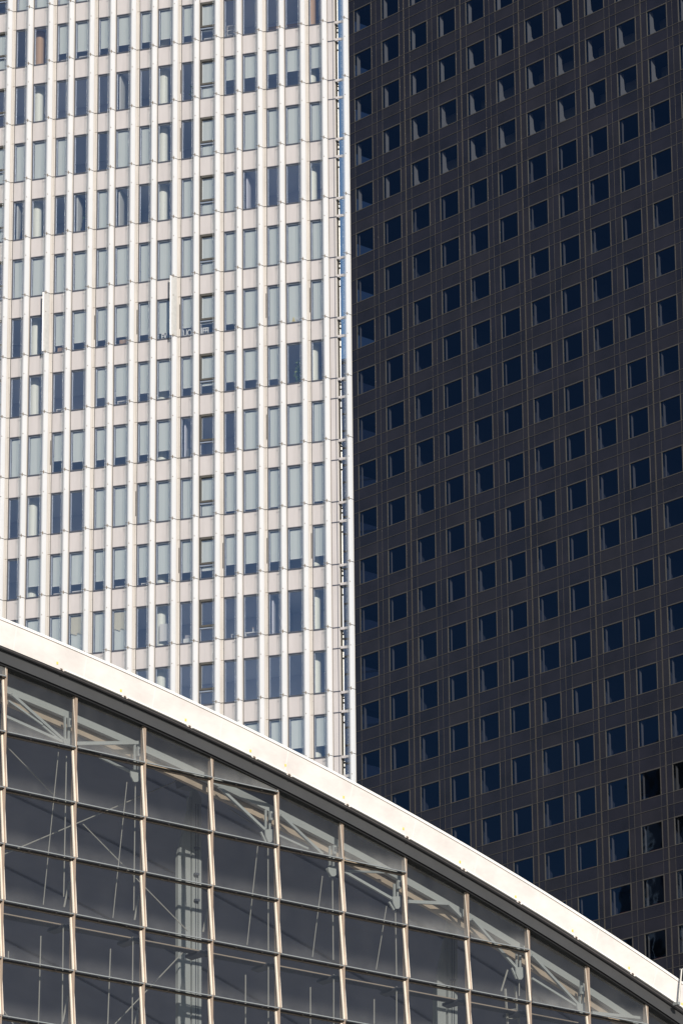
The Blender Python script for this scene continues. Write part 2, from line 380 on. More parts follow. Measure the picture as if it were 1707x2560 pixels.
# window states: 0 open, fraction = blind drawn, c = cream curtain, p = sunlit partition
ST = {
 -1: '1 1 1 1 1 1 1 1 1 1 1 1 1 1 1',
  0: '0 0 .78 .79 .8 .79 .8 .79 .79 v 0 0 0 0 0',
  1: '0 0 0 0 0 p 0 0 0 1 .6 .61 .6 .6 .6',
  2: '1 1 1 0 0 1 1 0 0 1 1 .97 1 1 1',
  3: 'p 0 0 p 1 p 0 0 1 1 1 q 0 0 0',
  4: '1 1 1 1 1 1 1 1 1 1 1 1 1 1 1',
  5: '0 0 .82 .81 .82 .8 .82 .84 .78 v .82 1 1 1 1',
  6: '0 0 0 0 .76 .78 .78 .78 .78 .78 .76 .77 .82 0 0',
  7: '1 1 .7 .78 .8 .79 .8 .76 q 0 0 1 1 1 1',
  8: '0 0 0 0 1 1 1 1 1 1 .93 .94 .95 1 .93',
  9: '0 .72 .78 .78 .77 .77 .79 .76 .79 .8 .72 .74 .76 .75 .74',
  10: '1 1 1 c 1 c 0 0 0 0 0 0 q 0 0',
  11: '0 1 1 1 0 0 0 0 0 0 0 0 0 0 0',
  12: '1 1 1 1 1 1 1 1 1 1 1 1 1 .72 .72',
}
def state(r, j):
    if r in ST and 0 <= j < 15: return ST[r].split()[j]
    return random.choice(['0', '1', '.8', '1'])
def add_window(b, r, j):
    x0, x1, z0, z1 = wl_(j), wr_(j), SILL(r), SILL(r) + HEAD
    b.box(x0, x1, .37, .50, z1 - .042, z1 + .02, 'wframe'); b.box(x0, x1, .37, .50, z0 - .012, z0 + .055, 'wframe'); b.box(x0 + .006, x1, .345, .37, z0 - .055, z0 - .003, 'wframe')
    b.box(x0, x0 + .018, .37, .50, z0 + .055, z1 - .042, 'wframe'); b.box(x1 - .02, x1, .37, .50, z0 + .055, z1 - .042, 'wframe')
    if j % 10 == 9 or j == -1:
        b.box(x0, x0 + .09, .345, .47, z0 + .86, z1, 'vent'); b.box(x0, x1, .345, .47, z1 - .12, z1 + .004, 'vent'); b.box(x0 + .09, x1, .345, .47, z0 + .84, z0 + .95, 'vent')
        b.box(x0, x1, .40, .49, z0 + .74, z0 + .84, 'sash')
    else:
        b.box(x0 + .018, x1 - .02, .43, .50, z1 - .085, z1 - .042, 'sash')
        b.box(x0 + .018, x0 + .045, .43, .50, z0 + .055, z1 - .085, 'sash')
def add_pane(b, r, j):
    x0, x1, z0, z1 = wl_(j), wr_(j), SILL(r), SILL(r) + HEAD
    b.face([(x0 + .02, .475, z0 + .05), (x1 - .02, .475, z0 + .05), (x1 - .02, .475, z1 - .08), (x0 + .02, .475, z1 - .08)], 'pane')
def add_blind(b, r, j, st):
    x0, x1, z0, z1 = wl_(j) + .07, wr_(j), SILL(r), SILL(r) + HEAD
    if st in '0pq': return False
    key = 'blind'
    if st == 'v': zb = z0 + .66
    elif st == 'c': zb = z0 + 1.35; key = 'blind_cream'
    else: zb = z0 + .06 + (1 - float(st)) * (z1 - z0 - .1)
    b.box(x0, x1, .56, .575, zb, z1 - .1, key)
    b.box(x0, x1, .55, .585, zb, zb + .035, 'rail')
    if st == 'c':
        n = 8
        for k in range(n):
            xa = x0 + (x1 - x0) * k / n; b.box(xa, xa + (x1 - x0) / n, .545, .555, zb - .04 - .05 * ((k * 7) % 3), zb + .3, 'blind_cream')
        b.box(x0, x1, .60, .61, z0 + .05, z1 - .1, 'blind')
    return True
cand = []
for r in range(ROW0, ROW1):
    for j in range(J0, J1):
        px, py, d = project(LM, (wl_(j) + .4, .4, SILL(r) + 1.2))
        hid = py > 1500 + .42 * px + (.00009 * px * px)
        inside = (-10 < px < 900 and 60 < py and not hid)
        cand.append((0 if inside else 1, d if inside else abs(py - 900), r, j))
cand.sort()
near = cand[:100]; rest = cand[100:]
for _, _, r, j in near:
    b = MB(); add_window(b, r, j); w = b.build('window', lt)
    b = MB(); add_pane(b, r, j); b.build('pane', w)
    b = MB()
    if add_blind(b, r, j, state(r, j)): b.build('blind', w)
b = MB()
for _, _, r, j in rest: add_window(b, r, j); add_pane(b, r, j); add_blind(b, r, j, state(r, j))
tag(b.build('windows', lt), None, None, kind='stuff')
# room partitions behind the windows
b = MB()
for r in range(ROW0, ROW1):
    for j in range(J0, J1):
        st = state(r, j) if (r in ST and 0 <= j < 15) else '0'
        if st == 'p': b.box(wl_(j) + .09, wl_(j) + .17, .64, 4.3, SILL(r), SILL(r) + HEAD + .06, 'partition')
        if st == 'q': b.box(wl_(j) + .02, wl_(j) + .10, .9, 4.3, SILL(r), SILL(r) + HEAD + .06, 'inwall')
b.build('room_partitions', lt)
# tan wall rail in the top right rooms
b = MB(); b.box(wl_(11), wr_(14), 2.6, 2.75, SILL(0) + 1.22, SILL(0) + 1.38, 'column_tan'); b.build('wall_rail', lt)

# ---- things standing behind the panes of the pale tower
def in_window(name, label, cat, r, j, fx, dep, group=None, dz=.06):
    p = LM @ Vector((wl_(j) + fx * (wr_(j) - wl_(j)), dep, SILL(r) + dz))
    return thing(name, label, cat, p, -LB, group)
def plant(label, r, j, fx, h, w, n=70):
    t = in_window('potted_plant', label, 'plant', r, j, fx, 1.0)
    b = MB(); b.cyl(0, 0, 0, .22, .11, 'pot', 14, .14); b.build('pot', t, smooth=True)
    b = MB()
    for k in range(5): b.bar((0, 0, .2), (random.uniform(-w, w) * .5, random.uniform(-.1, .1), h * random.uniform(.6, .95)), .02, 'leaf')
    for k in range(n):
        z = .25 + (h - .25) * random.random(); sp = w * (1 - abs(z / h - .5)) * .9
        c = Vector((random.uniform(-sp, sp), random.uniform(-.15, .15), z)); a = random.uniform(0, 6.28); l = random.uniform(.05, .11)
        dx = Vector((math.cos(a) * l, random.uniform(-.03, .03), math.sin(a) * l)); dy = Vector((-math.sin(a) * l * .45, 0, math.cos(a) * l * .45))
        b.face([c - dx, c + dy, c + dx, c - dy], 'leaf2' if k % 3 == 0 else 'leaf')
    b.build('foliage', t)
plant('tall leafy green plant behind an unblinded pane near the right edge of the pale tower', 6, 13, .5, 1.45, .32, 90)
plant('spindly plant against a sunlit partition, on a dark cabinet inside the pale tower', 3, 3, .55, 1.25, .30, 40)
plant('dim bushy plant behind clear glass just left of the column of brown opening frames', 1, 8, .5, 1.1, .22, 45)
def carton(label, r, j, fx, w, h):
    t = in_window('cardboard_box', label, 'box', r, j, fx, .85)
    b = MB(); b.box(-w / 2, w / 2, -.15, .2, 0, h, 'card'); b.build('carton', t)
    b = MB(); b.box(-.03, .03, -.153, .203, h * .72, h + .003, 'tape'); b.build('tape', t)
carton('brown cardboard box under a half drawn blind, left part of the pale tower', 5, 2, .5, .62, .42)
carton('pinkish cardboard box standing alone behind a blind three storeys below the window letters', 8, 5, .55, .55, .40)
carton('small brown box beside a pale ball under a blind, left of the window letters', 5, 5, .4, .45, .36)
def desk(label, r, j, fx, w, h=.40, lamp=False):
    t = in_window('white_desk', label, 'desk', r, j, fx, .9, 'white desks at the office windows')
    b = MB(); b.box(-w / 2, w / 2, -.1, .45, h - .05, h, 'white_paint'); b.build('desk_top', t)
    for sx in (-1, 1):
        b = MB(); b.box(sx * (w / 2 - .03) - .02, sx * (w / 2 - .03) + .02, -.08, -.03, 0, h - .05, 'white_paint'); b.build('leg', t)
    if lamp:
        b = MB(); b.box(-.03, .03, -.02, .02, h, h + .28, 'white_paint'); b.box(-.035, .035, -.025, .025, h + .22, h + .26, 'card'); b.build('monitor_stand', t)
desk('white desk with a bottle, left of the pair just above the curved roof', 10, 10, .75, .85, .36, True)
desk('white desk with a slim screen, right one of the pair just above the curved roof', 10, 11, .35, .85, .36, True)
desk('white desk edge under a blind at the top left of the pale tower', 0, 2, .5, .75, .24)
desk('white desk with raised end behind the second blind of the top left run', 0, 3, .4, .7, .30)
desk('white desk under the blind next to the brown framed window at the top', 0, 8, .5, .8, .22)
desk('white desk behind the lower pane of the topmost brown framed window', 0, 9, .4, .7, .30)
desk('white desk low behind clear glass in the left part, halfway up the pale tower', 6, 2, .5, .8, .30)
desk('white desk two windows right of a clear window pair', 6, 5, .5, .95, .34)
desk('long white desk with papers under a blind, lower left of the pale tower', 9, 2, .5, .8, .20)
desk('white desk with clutter under a blind, second from the lower left', 9, 3, .4, .8, .22)
desk('white desk crossing a wide window above the curved roof, lower left', 9, 5, .5, 1.0, .22)
desk('white desk behind the blind left of the grey chair', 9, 6, .4, .5, .25)
def chair(label, r, j, fx):
    t = in_window('office_chair', label, 'chair', r, j, fx, .95, 'office chairs at the windows')
    b = MB(); b.prism([(-.22, .12), (.22, .12), (.2, .55), (.12, .66), (-.12, .66), (-.2, .55)], -.04, .03, 'grey_fabric'); b.build('backrest', t)
    b = MB(); b.box(-.22, .22, 0, .4, .02, .12, 'grey_fabric'); b.build('seat', t)
chair('grey office chair turned away behind clear glass, right of the white desk pair', 10, 12, .8)
chair('grey office chair under a blind in front of a pale column', 9, 7, .65)
chair('grey office chair dimly seen in the partitioned room right of a cream column', 7, 8, .4)
t = in_window('dark_cabinet', 'dark navy cabinet carrying a spindly plant behind the pale tower glass', 'cabinet', 3, 3, .6, .98)
b = MB(); b.prism([(-.25, -.02), (.36, -.02), (.36, .55), (.2, .85), (-.1, .9), (-.25, .6)], -.2, .1, 'navy'); b.build('body', t)
t = in_window('dark_armchair', 'dark armchair against a sunlit partition at the left edge of the pale tower', 'armchair', 3, 0, .6, 1.0)
b = MB(); b.prism([(-.3, 0), (.36, 0), (.36, .95), (.1, 1.0), (-.25, .55)], -.2, .2, 'navy'); b.build('body', t)
t = in_window('display_rack', 'white open wire rack behind clear glass right of the topmost brown frame', 'rack', 0, 10, .35, .95)
b = MB()
for x in (-.26, .26):
    for y in (-.15, .25): b.box(x - .015, x + .015, y - .015, y + .015, 0, .85, 'white_paint')
b.build('post_frame', t)
for z in (.0, .28, .56, .84):
    b = MB(); b.box(-.28, .28, -.17, .27, z, z + (.16 if z == 0 else .025), 'white_paint'); b.build('shelf', t)
t = in_window('white_board', 'white board propped in front of a round column just above the curved roof', 'board', 10, 7, .45, .80)
b = MB(); b.box(-.38, .42, -.02, .02, .38, 1.35, 'white_paint'); b.build('panel', t)
b = MB(); b.box(-.38, .42, -.03, -.02, .36, .39, 'alu'); b.build('tray', t)
t = in_window('green_bag', 'small green bag leaning at the pane right of a cardboard box', 'bag', 5, 3, .9, .8)
b = MB(); b.prism([(-.13, 0), (.1, 0), (.08, .3), (0, .34), (-.09, .28)], -.06, .06, 'green'); b.build('bag', t)
t = in_window('stack_of_papers', 'low stack of pale paper lying on the sill of a clear window', 'papers', 6, 3, .5, .8)
b = MB(); b.box(-.3, .25, -.1, .2, 0, .035, 'white_paint'); b.box(-.27, .27, -.08, .18, .036, .07, 'letter'); b.build('sheets', t)
t = in_window('storage_box', 'pale storage box stacked behind the window right of the white board', 'box', 10, 8, .5, .85)
b = MB(); b.box(-.4, .4, -.1, .2, 0, .36, 'letter'); b.build('box', t)
b = MB(); b.box(-.3, .25, -.08, .18, .361, .56, 'spandrel'); b.build('lid', t)
# row of small ornaments on a sill
for k, (fx, h, key) in enumerate(((.2, .10, 'letter'), (.45, .13, 'card'), (.6, .11, 'letter_y'), (.82, .19, 'letter'))):
    t = in_window('ornament', ['squat white jar leftmost on the ornament sill', 'tan jar second on the ornament sill', 'yellowish jar third on the ornament sill', 'tall white bottle rightmost on the ornament sill'][k], 'ornament', 3, 2, fx, .58, 'ornaments on the office sill')
    b = MB(); b.cyl(0, 0, 0, h * .7, .045, key, 12); b.cyl(0, 0, h * .7, h, .025, key, 10, .015); b.build('jar', t, smooth=True)
# window letters
def letters(txt, label, r, j, fx, size, key, dep=.53, flip=False, dz=.08):
    cu = bpy.data.curves.new('letters', 'FONT'); cu.body = txt; cu.size = size; cu.extrude = .012; cu.offset = .012
    to = bpy.data.objects.new('letters_curve', cu); COL.objects.link(to); bpy.context.view_layer.update()
    me = bpy.data.meshes.new_from_object(to.evaluated_get(bpy.context.evaluated_depsgraph_get()))
    bpy.data.objects.remove(to)
    me.materials.clear(); me.materials.append(MT[key])
    o = bpy.data.objects.new('window_letters', me); COL.objects.link(o)
    o.location = LM @ Vector((wl_(j) + fx, dep, SILL(r) + dz)); o.rotation_euler = (R_(90), 0, -LB); o.scale = (.62, 1, 1)
    tag(o, label, 'letters', 'cut out letters in the office windows')
letters('UO', 'white cut-out letters UO at the bottom of a half blinded pane', 5, 8, .07, .55, 'letter')
letters('JFFI', 'white cut-out letters behind the lower pane of a brown framed window', 5, 9, .03, .50, 'letter', dz=.1)
letters('EVI', 'crowded white cut-out letters left of the letters UO', 5, 7, .20, .48, 'letter', dz=.07)
letters('A', 'single yellow cut-out letter A near the right edge of the pale tower', 5, 13, .26, .46, 'letter_y')
letters('M', 'single white cut-out letter beside the yellow letter A', 5, 13, .48, .46, 'letter')

# ================================================================== DARK TOWER
DX, DY, DZ, DS, DB = 1.26231, 302.49504, 145.27945, 2.96817, 0.826795
dt = thing('dark_tower', 'black office tower with bronze grid lines and square navy windows, right of the pale tower', 'office tower', (DX, DY, 0), -DB)
DM = frame_of(DX, DY, DB)
DR0, DR1, C0, C1 = -6, 26, 0, 14
DW, DH = 1.875, 1.86
U0, U1 = -.75, DS * C1 - .59
dz1 = DZ - FL * DR0 + 2.6; dz0 = DZ - FL * DR1
# cladding panels
b = MB()
xs = [U0]
for c in range(C0, C1): xs += [c * DS, c * DS + DW, c * DS + 2.377]
xs[-1] = U1
for r in range(DR0, DR1):
    s_ = DZ - FL * r; zs = [s_, s_ + DH, s_ + DH + .91, s_ + FL]
    zs = [s_ - FL + DH, s_ - .83, s_, s_ + DH]
    for a in range(3):
        for k in range(len(xs) - 1):
            if a == 2 and k % 3 == 1 and k > 0 or (a == 2 and k == 1): continue
            e = random.uniform(0, .004)
            b.face([(xs[k], e, zs[a]), (xs[k + 1], e, zs[a]), (xs[k + 1], e, zs[a + 1]), (xs[k], e, zs[a + 1])], random.choice(['d0', 'd0', 'd1', 'd2']))
# lower plain part, top, sides and back
b.face([(U0, 0, 0), (U1, 0, 0), (U1, 0, dz0), (U0, 0, dz0)], 'd0')
zt = DZ - FL * (DR0) + DH
b.face([(U0, .0, zt), (U1, .0, zt), (U1, .0, zt + 3), (U0, .0, zt + 3)], 'd0')
b.face([(U0, 0, zt + 3), (U1, 0, zt + 3), (U1, 30, zt + 3), (U0, 30, zt + 3)], 'd1')
b.face([(U1, 0, 0), (U1, 30, 0), (U1, 30, zt + 3), (U1, 0, zt + 3)], 'd1')
b.face([(U1, 30, 0), (U0, 30, 0), (U0, 30, zt + 3), (U1, 30, zt + 3)], 'd1')
# left side wall with a corner window per storey
def side(y0, y1, z0, z1): b.face([(U0, y1, z0), (U0, y0, z0), (U0, y0, z1), (U0, y1, z1)], 'd1')
side(0, 30, 0, dz0); side(0, 30, zt, zt + 3)
for r in range(DR0, DR1):
    s_ = DZ - FL * r; side(0, 30, s_ - FL + DH, s_); side(0, .55, s_, s_ + DH); side(2.6, 30, s_, s_ + DH); side(.55, 2.6, s_ + DH - .36, s_ + DH)
b.build('cladding', dt)
# bronze grid lines
b = MB()
for r in range(DR0, DR1):
    s_ = DZ - FL * r
    b.box(U0, U1, -.022, .01, s_ - .018, s_ + .018, 'bronze'); b.box(U0, U1, -.022, .01, s_ + DH - .018, s_ + DH + .018, 'bronze')
    b.box(U0, U1, -.028, .01, s_ - .85, s_ - .814, 'bronze')
b.build('horizontal_bars', dt)
b = MB()
for c in range(C0, C1):
    for x in (c * DS, c * DS + DW): b.box(x - .0075, x + .0075, -.008, .01, 0, zt + 3, 'bronze')
    x = c * DS + 2.377
    if c % 2 == 0: b.box(x - .009, x + .009, -.010, .01, 0, zt + 3, 'bronze')
    else:
        b.box(x - .040, x - .022, -.020, .01, 0, zt + 3, 'bronze'); b.box(x + .022, x + .040, -.020, .01, 0, zt + 3, 'bronze')
b.box(U0 - .03, U0 + .02, -.02, .03, 0, zt + 3, 'bronze')
b.build('vertical_bars', dt)
# interior
for r in range(DR0, DR1):
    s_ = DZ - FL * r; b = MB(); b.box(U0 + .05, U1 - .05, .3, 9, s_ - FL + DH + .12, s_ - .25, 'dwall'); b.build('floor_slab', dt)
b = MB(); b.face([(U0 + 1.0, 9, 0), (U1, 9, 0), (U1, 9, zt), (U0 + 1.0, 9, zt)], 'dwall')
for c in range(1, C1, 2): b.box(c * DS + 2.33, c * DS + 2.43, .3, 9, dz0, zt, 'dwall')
for r in (3, 4): b.box(2 * DS - .3, U1 - .1, 1.9, 2.1, DZ - FL * r - .2, DZ - FL * r + DH + .1, 'partition')  # pale liner wall added so the windows of these storeys look brighter
b.build('inner_wall', dt)
b = MB()
for r in range(DR0, DR1):
    s_ = DZ - FL * r; b.face([(U0 + .06, 2.6, s_), (U0 + .06, .55, s_), (U0 + .06, .55, s_ + DH - .36), (U0 + .06, 2.6, s_ + DH - .36)], 'dglass_side')
b.build('side_panes', dt)
def d_frame(b, c, r):
    x0, x1 = c * DS, c * DS + DW; z0 = DZ - FL * r; z1 = z0 + DH
    b.box(x0 - .03, x0 + .035, -.026, .045, z0 - .03, z1 + .03, 'bronze'); b.box(x1 - .025, x1 + .03, -.026, .045, z0 - .03, z1 + .03, 'bronze')
    b.box(x0 + .035, x1 - .025, -.0245, .045, z0 - .035, z0 + .025, 'bronze'); b.box(x0 + .035, x1 - .025, -.0245, .045, z1 - .045, z1 + .035, 'bronze')
def d_pane(b, c, r):
    x0, x1 = c * DS, c * DS + DW; z0 = DZ - FL * r; z1 = z0 + DH
    b.face([(x0 + .03, .03, z0 + .02), (x1 - .02, .03, z0 + .02), (x1 - .02, .03, z1 - .04), (x0 + .03, .03, z1 - .04)], 'dglass')
def d_curtain(b, c, r):
    x0 = c * DS + .19; z0 = DZ - FL * r + .02; z1 = z0 + DH - .02
    wide = r in (3, 4) and c >= 2 or (r == 2 and c >= 4 and random.random() < .5)
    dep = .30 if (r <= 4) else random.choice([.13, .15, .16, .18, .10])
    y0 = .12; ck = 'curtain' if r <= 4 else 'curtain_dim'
    if wide: pts = [(y0, z0), (y0 + dep + .60, z0), (y0 + dep + .55, z0 + .2), (y0 + dep + .10, z0 + .65), (y0 + dep, z1), (y0, z1)]
    else:
        q = random.uniform(-.03, .05); pts = [(y0, z0), (y0 + dep + q, z0), (y0 + dep, z1), (y0, z1)]
    k = b.m(ck); i = len(b.v); n = len(pts)
    b.v += [(x0, y, z) for y, z in pts] + [(x0 - .04, y, z) for y, z in pts]
    b.f.append(list(range(i, i + n))); b.mi.append(k); b.f.append(list(range(i + n, i + 2 * n))[::-1]); b.mi.append(k)
    for q in range(n): b.f.append([i + q, i + n + q, i + n + (q + 1) % n, i + (q + 1) % n]); b.mi.append(k)
def d_sill(b, c, r):
    x0, x1 = c * DS, c * DS + DW; z0 = DZ - FL * r
    b.box(x0 + .5, x1 - .1 - random.uniform(0, .5), .30, .5, z0 + .02, z0 + .16, 'redsill')
cand = []
for r in range(DR0, DR1):
    for c in range(C0, C1):
        px, py, d = project(DM, (c * DS + .9, 0, DZ - FL * r + .9))
        hid = py > 1960 + .62 * (px - 900)
        inside = 860 < px < 1715 and -20 < py and not hid
        cand.append((0 if inside else 1, d, c, r))
cand.sort()
for _, _, c, r in cand[:100]:
    b = MB(); d_frame(b, c, r); w = b.build('window', dt)
    b = MB(); d_pane(b, c, r); b.build('pane', w)
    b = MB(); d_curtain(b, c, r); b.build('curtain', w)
    if r > 5 or random.random() < .3:
        b = MB(); d_sill(b, c, r); b.build('inner_sill', w)
b = MB()
for _, _, c, r in cand[100:]: d_frame(b, c, r); d_pane(b, c, r); d_curtain(b, c, r)
tag(b.build('windows', dt), None, None, kind='stuff')

# ================================================================== BLUE BUILDING in the gap
bb = thing('blue_building', 'distant blue clad building glimpsed in the sky gap between the two towers', 'office building', (0, 520, 0), -0.35)
b = MB(); ZB = 203.6
b.box(-14, 14, 0, 25, 0, ZB, 'bluebld'); b.build('body', bb)
b = MB()
for k in range(30):
    z = ZB - .25 - k * 2.25; b.box(-14, 14, -.06, .02, z - .12, z + .12, 'black')
b.build('floor_lines', bb)
b = MB(); b.box(-14.1, 14.1, -.1, 25, ZB + .003, ZB + .3, 'bluebld'); b.build('parapet', bb)

# ================================================================== unseen block added off to the left, mirrored in the dark tower's lower right windows
ob = thing('office_block', 'dark brown gridded office block mirrored in the lowest right windows of the dark tower', 'office building', (-150, 264, 0), R_(84))
b = MB(); b.box(-24, 22, 0, 20, 0, 124, 'darksteel'); b.build('body', ob)
b = MB(); b.box(4, 20, 1, 18, 124.003, 133, 'transom'); b.build('rooftop_plant', ob)
b = MB()
for q in range(15): b.box(-24 + q * 3.2, -23.6 + q * 3.2, -.25, -.003, 20, 124, 'fascia')
b.build('fins', ob)
b = MB()
for q in range(26): b.box(-24, 22, -.15, -.004, 22 + q * 3.7, 22.9 + q * 3.7, 'black')
b.build('window_bands', ob)

# ================================================================== GLASS HALL
HX, HY, HZ, HS, HB = -10.47516, 110.01639, 34.68157, 2.29855, -0.710654
hall = thing('glass_hall', 'vaulted glass hall with curved white roof edge and gridded smoky glazing in the foreground', 'hall', (HX, HY, 0), -HB)
HM = frame_of(HX, HY, HB)
TH = 1.5
ACU, ACZ = -14.6, HZ - 115.75
RT, RL, RB, RG, RS = 119.861, 119.776, 119.104, 119.09, 118.762
def arcz(u, R): return ACZ + math.sqrt(max(R * R - (u - ACU) ** 2, 0))
def sweep(b, prof, key, a0=-.62, a1=.72, n=160, close=True, caps=True):
    """sweep a closed (radius, depth) profile along the arc"""
    k = b.m(key); i0 = len(b.v); P = len(prof)
    for s in range(n + 1):
        a = a0 + (a1 - a0) * s / n
        for R, y in prof: b.v.append((ACU + R * math.sin(a), y, ACZ + R * math.cos(a)))
    for s in range(n):
        for q in range(P if close else P - 1):
            x = i0 + s * P; b.f.append([x + q, x + (q + 1) % P, x + P + (q + 1) % P, x + P + q]); b.mi.append(k)
    if caps and close:
        b.f.append([i0 + q for q in range(P)]); b.mi.append(k); b.f.append([i0 + n * P + q for q in range(P)][::-1]); b.mi.append(k)
rect = lambda r0, r1, y0, y1: [(r0, y0), (r1, y0), (r1, y1), (r0, y1)]
b = MB(); sweep(b, rect(RL + .014, RT, -.345, .5), 'fascia_cap'); b.build('roof_cap', hall, smooth=True)
b = MB(); sweep(b, rect(RB, RL, -.32, -.20), 'fascia'); sweep(b, rect(RL - .1, RL + .014, -.19, .4), 'black')
for k in range(40):                                # panel joints across the white edge
    u = -40 + k * 2.2985 + .9; a = math.asin((u - ACU) / 119.4)
    for da, key in ((0, 'rail'),): sweep(b, rect(RB + .01, RL - .004, -.3225, -.30), key, a, a + .00022, 1)
b.build('roof_edge', hall, smooth=True)
b = MB(); sweep(b, rect(RB + .004, RB + .06, -.195, -.05), 'soffit'); sweep(b, [(RB - .003, -.318), (RB + .004, -.195), (RB + .05, -.195)], 'soffit'); b.build('soffit', hall, smooth=True)
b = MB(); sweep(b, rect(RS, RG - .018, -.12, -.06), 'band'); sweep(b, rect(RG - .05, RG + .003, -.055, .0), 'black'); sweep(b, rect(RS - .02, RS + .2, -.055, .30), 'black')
sweep(b, rect(RS - .006, RS - .0015, -.117, .02), 'black'); sweep(b, rect(RS - .048, RS - .007, -.065, -.045), 'black')  # black strips put in for the deep shade under the band
b.build('shadow_band', hall, smooth=True)
b = MB(); sweep(b, rect(RT - .1, RT - .02, .5, 46), 'roofmetal'); b.build('roof', hall, smooth=True)
b = MB(); sweep(b, rect(RT - .35, RT - .25, .28, 45.9), 'ceiling'); b.build('ceiling', hall, smooth=True)
# ceiling purlins, seen faintly through the glass
for k in range(4):
    b = MB(); y = 4.2 + k * 4.5; sweep(b, rect(RT - .42, RT - .36, y, y + .2), 'ceiling'); b.build('roof_rib', hall)
# mullions, transoms, panes
MM0, MM1, TBOT = -3, 15, 7
def z_t(k): return HZ - TH * k
def k0(m):
    zr = arcz((m + 1) * HS, RS); k = -6
    while z_t(k) > zr - .05: k += 1
    return k
for m in range(MM0, MM1 + 1):
    x1 = m * HS; b = MB(); zt_ = arcz(x1, RS) + .05
    b.box(x1 - .066, x1, .022, .15, z_t(TBOT), zt_, 'mullion')
    for x in (x1 - .066, x1 - .042, x1 - .018): b.box(x, x + (.016 if x < x1 - .03 else .018), 0, .022, z_t(TBOT), zt_, 'mullion')
    b.build('mullion', hall)
for k in range(-3, TBOT + 1):
    b = MB()
    for m in range(MM0, MM1):
        if k < k0(m): continue
        b.box(m * HS + .0005, (m + 1) * HS - .0665, .03, .20, z_t(k) - .038, z_t(k) - .004, 'transom')
        for q in (.33, .72): b.box(m * HS + HS * q, m * HS + HS * q + .05, -.012, .03, z_t(k) - .046, z_t(k) - .02, 'transom')
    if b.v: b.build('transom', hall)
def tilt(z, zb): return -.035 + .135 * (z - zb) / TH
def pane_geo(m, k):
    zb = z_t(k) + .004; x0 = m * HS + .004; x1 = (m + 1) * HS - .069
    if k == k0(m):
        n = 6; top = [(x0 + (x1 - x0) * q / n) for q in range(n + 1)]; tp = [(x, arcz(x, RS) + .03) for x in top]
    else: tp = [(x0, z_t(k - 1) - .040), (x1, z_t(k - 1) - .040)]
    return zb, x0, x1, tp
for m in range(MM0, MM1):
    for k in range(k0(m), TBOT + 1):
        zb, x0, x1, tp = pane_geo(m, k)
        if tp[0][1] - zb < .05: continue
        b = MB(); pts = [(x0, zb), (x1, zb)] + tp[::-1]
        H = max(z for _, z in tp) - zb
        b.face([(x, tilt(z, zb), z) for x, z in pts], 'hglass_top' if k == k0(m) else 'hglass', [((x - x0) / (x1 - x0), (z - zb) / TH) for x, z in pts])
        w = b.build('glass_pane', hall)
        b = MB()
        def edge(xa, xb, z0, z1, p, key):
            ya, yb = tilt(z0, zb), tilt(z1, zb)
            v = [(xa, ya - p, z0), (xb, ya - p, z0), (xb, yb - p, z1), (xa, yb - p, z1), (xa, ya + .02, z0), (xb, ya + .02, z0), (xb, yb + .02, z1), (xa, yb + .02, z1)]
            i = len(b.v); b.v += v; kk = b.m(key)
            for f in ((0, 1, 2, 3), (5, 4, 7, 6), (4, 0, 3, 7), (1, 5, 6, 2), (4, 5, 1, 0), (3, 2, 6, 7)): b.f.append([i + q for q in f]); b.mi.append(kk)
        if k == k0(m):
            edge(x1 - .010, x1 - .001, zb + .04, tp[-1][1], .012, 'bead')
        else:
            edge(x0 + .001, x0 + .012, zb + .04, tp[0][1], .030, 'bead')
            edge(x1 - .036, x1 - .021, zb + .04, tp[-1][1], .030, 'bead'); edge(x1 - .017, x1 - .001, zb + .04, tp[-1][1], .040, 'bead')
        edge(x0, x1, zb, zb + .026, .03, 'bottomrail')
        if k > k0(m): edge(x0 + .025, x1 - .037, tp[0][1] - .012, tp[0][1], .02, 'mullion')
        b.build('pane_frame', w)
# plain walls round the glazed part, back wall, floor (outside the photograph's frame)
b = MB()
xa, xb = MM0 * HS - .1, MM1 * HS; zb = z_t(TBOT) - .1
b.face([(xa, .05, 0), (xb, .05, 0), (xb, .05, zb), (xa, .05, zb)], 'hglass')
def arcwall(u0, u1, n=40, zlow=0):
    for q in range(n):
        a, c = u0 + (u1 - u0) * q / n, u0 + (u1 - u0) * (q + 1) / n
        b.face([(a, .05, zlow), (c, .05, zlow), (c, .05, max(arcz(c, RS + .1), zlow)), (a, .05, max(arcz(a, RS + .1), zlow))], 'hglass')
arcwall(-83, xa); arcwall(xb, 63)
for q in range(60):
    a, c = -83 + 146 * q / 60, -83 + 146 * (q + 1) / 60
    b.face([(a, 45, 0), (c, 45, 0), (c, 45, max(arcz(c, RS + .4), 0)), (a, 45, max(arcz(a, RS + .4), 0))], 'hallwall')
b.face([(-83, .05, .02), (63, .05, .02), (63, 45, .02), (-83, 45, .02)], 'hallwall')
b.build('outer_walls', hall)
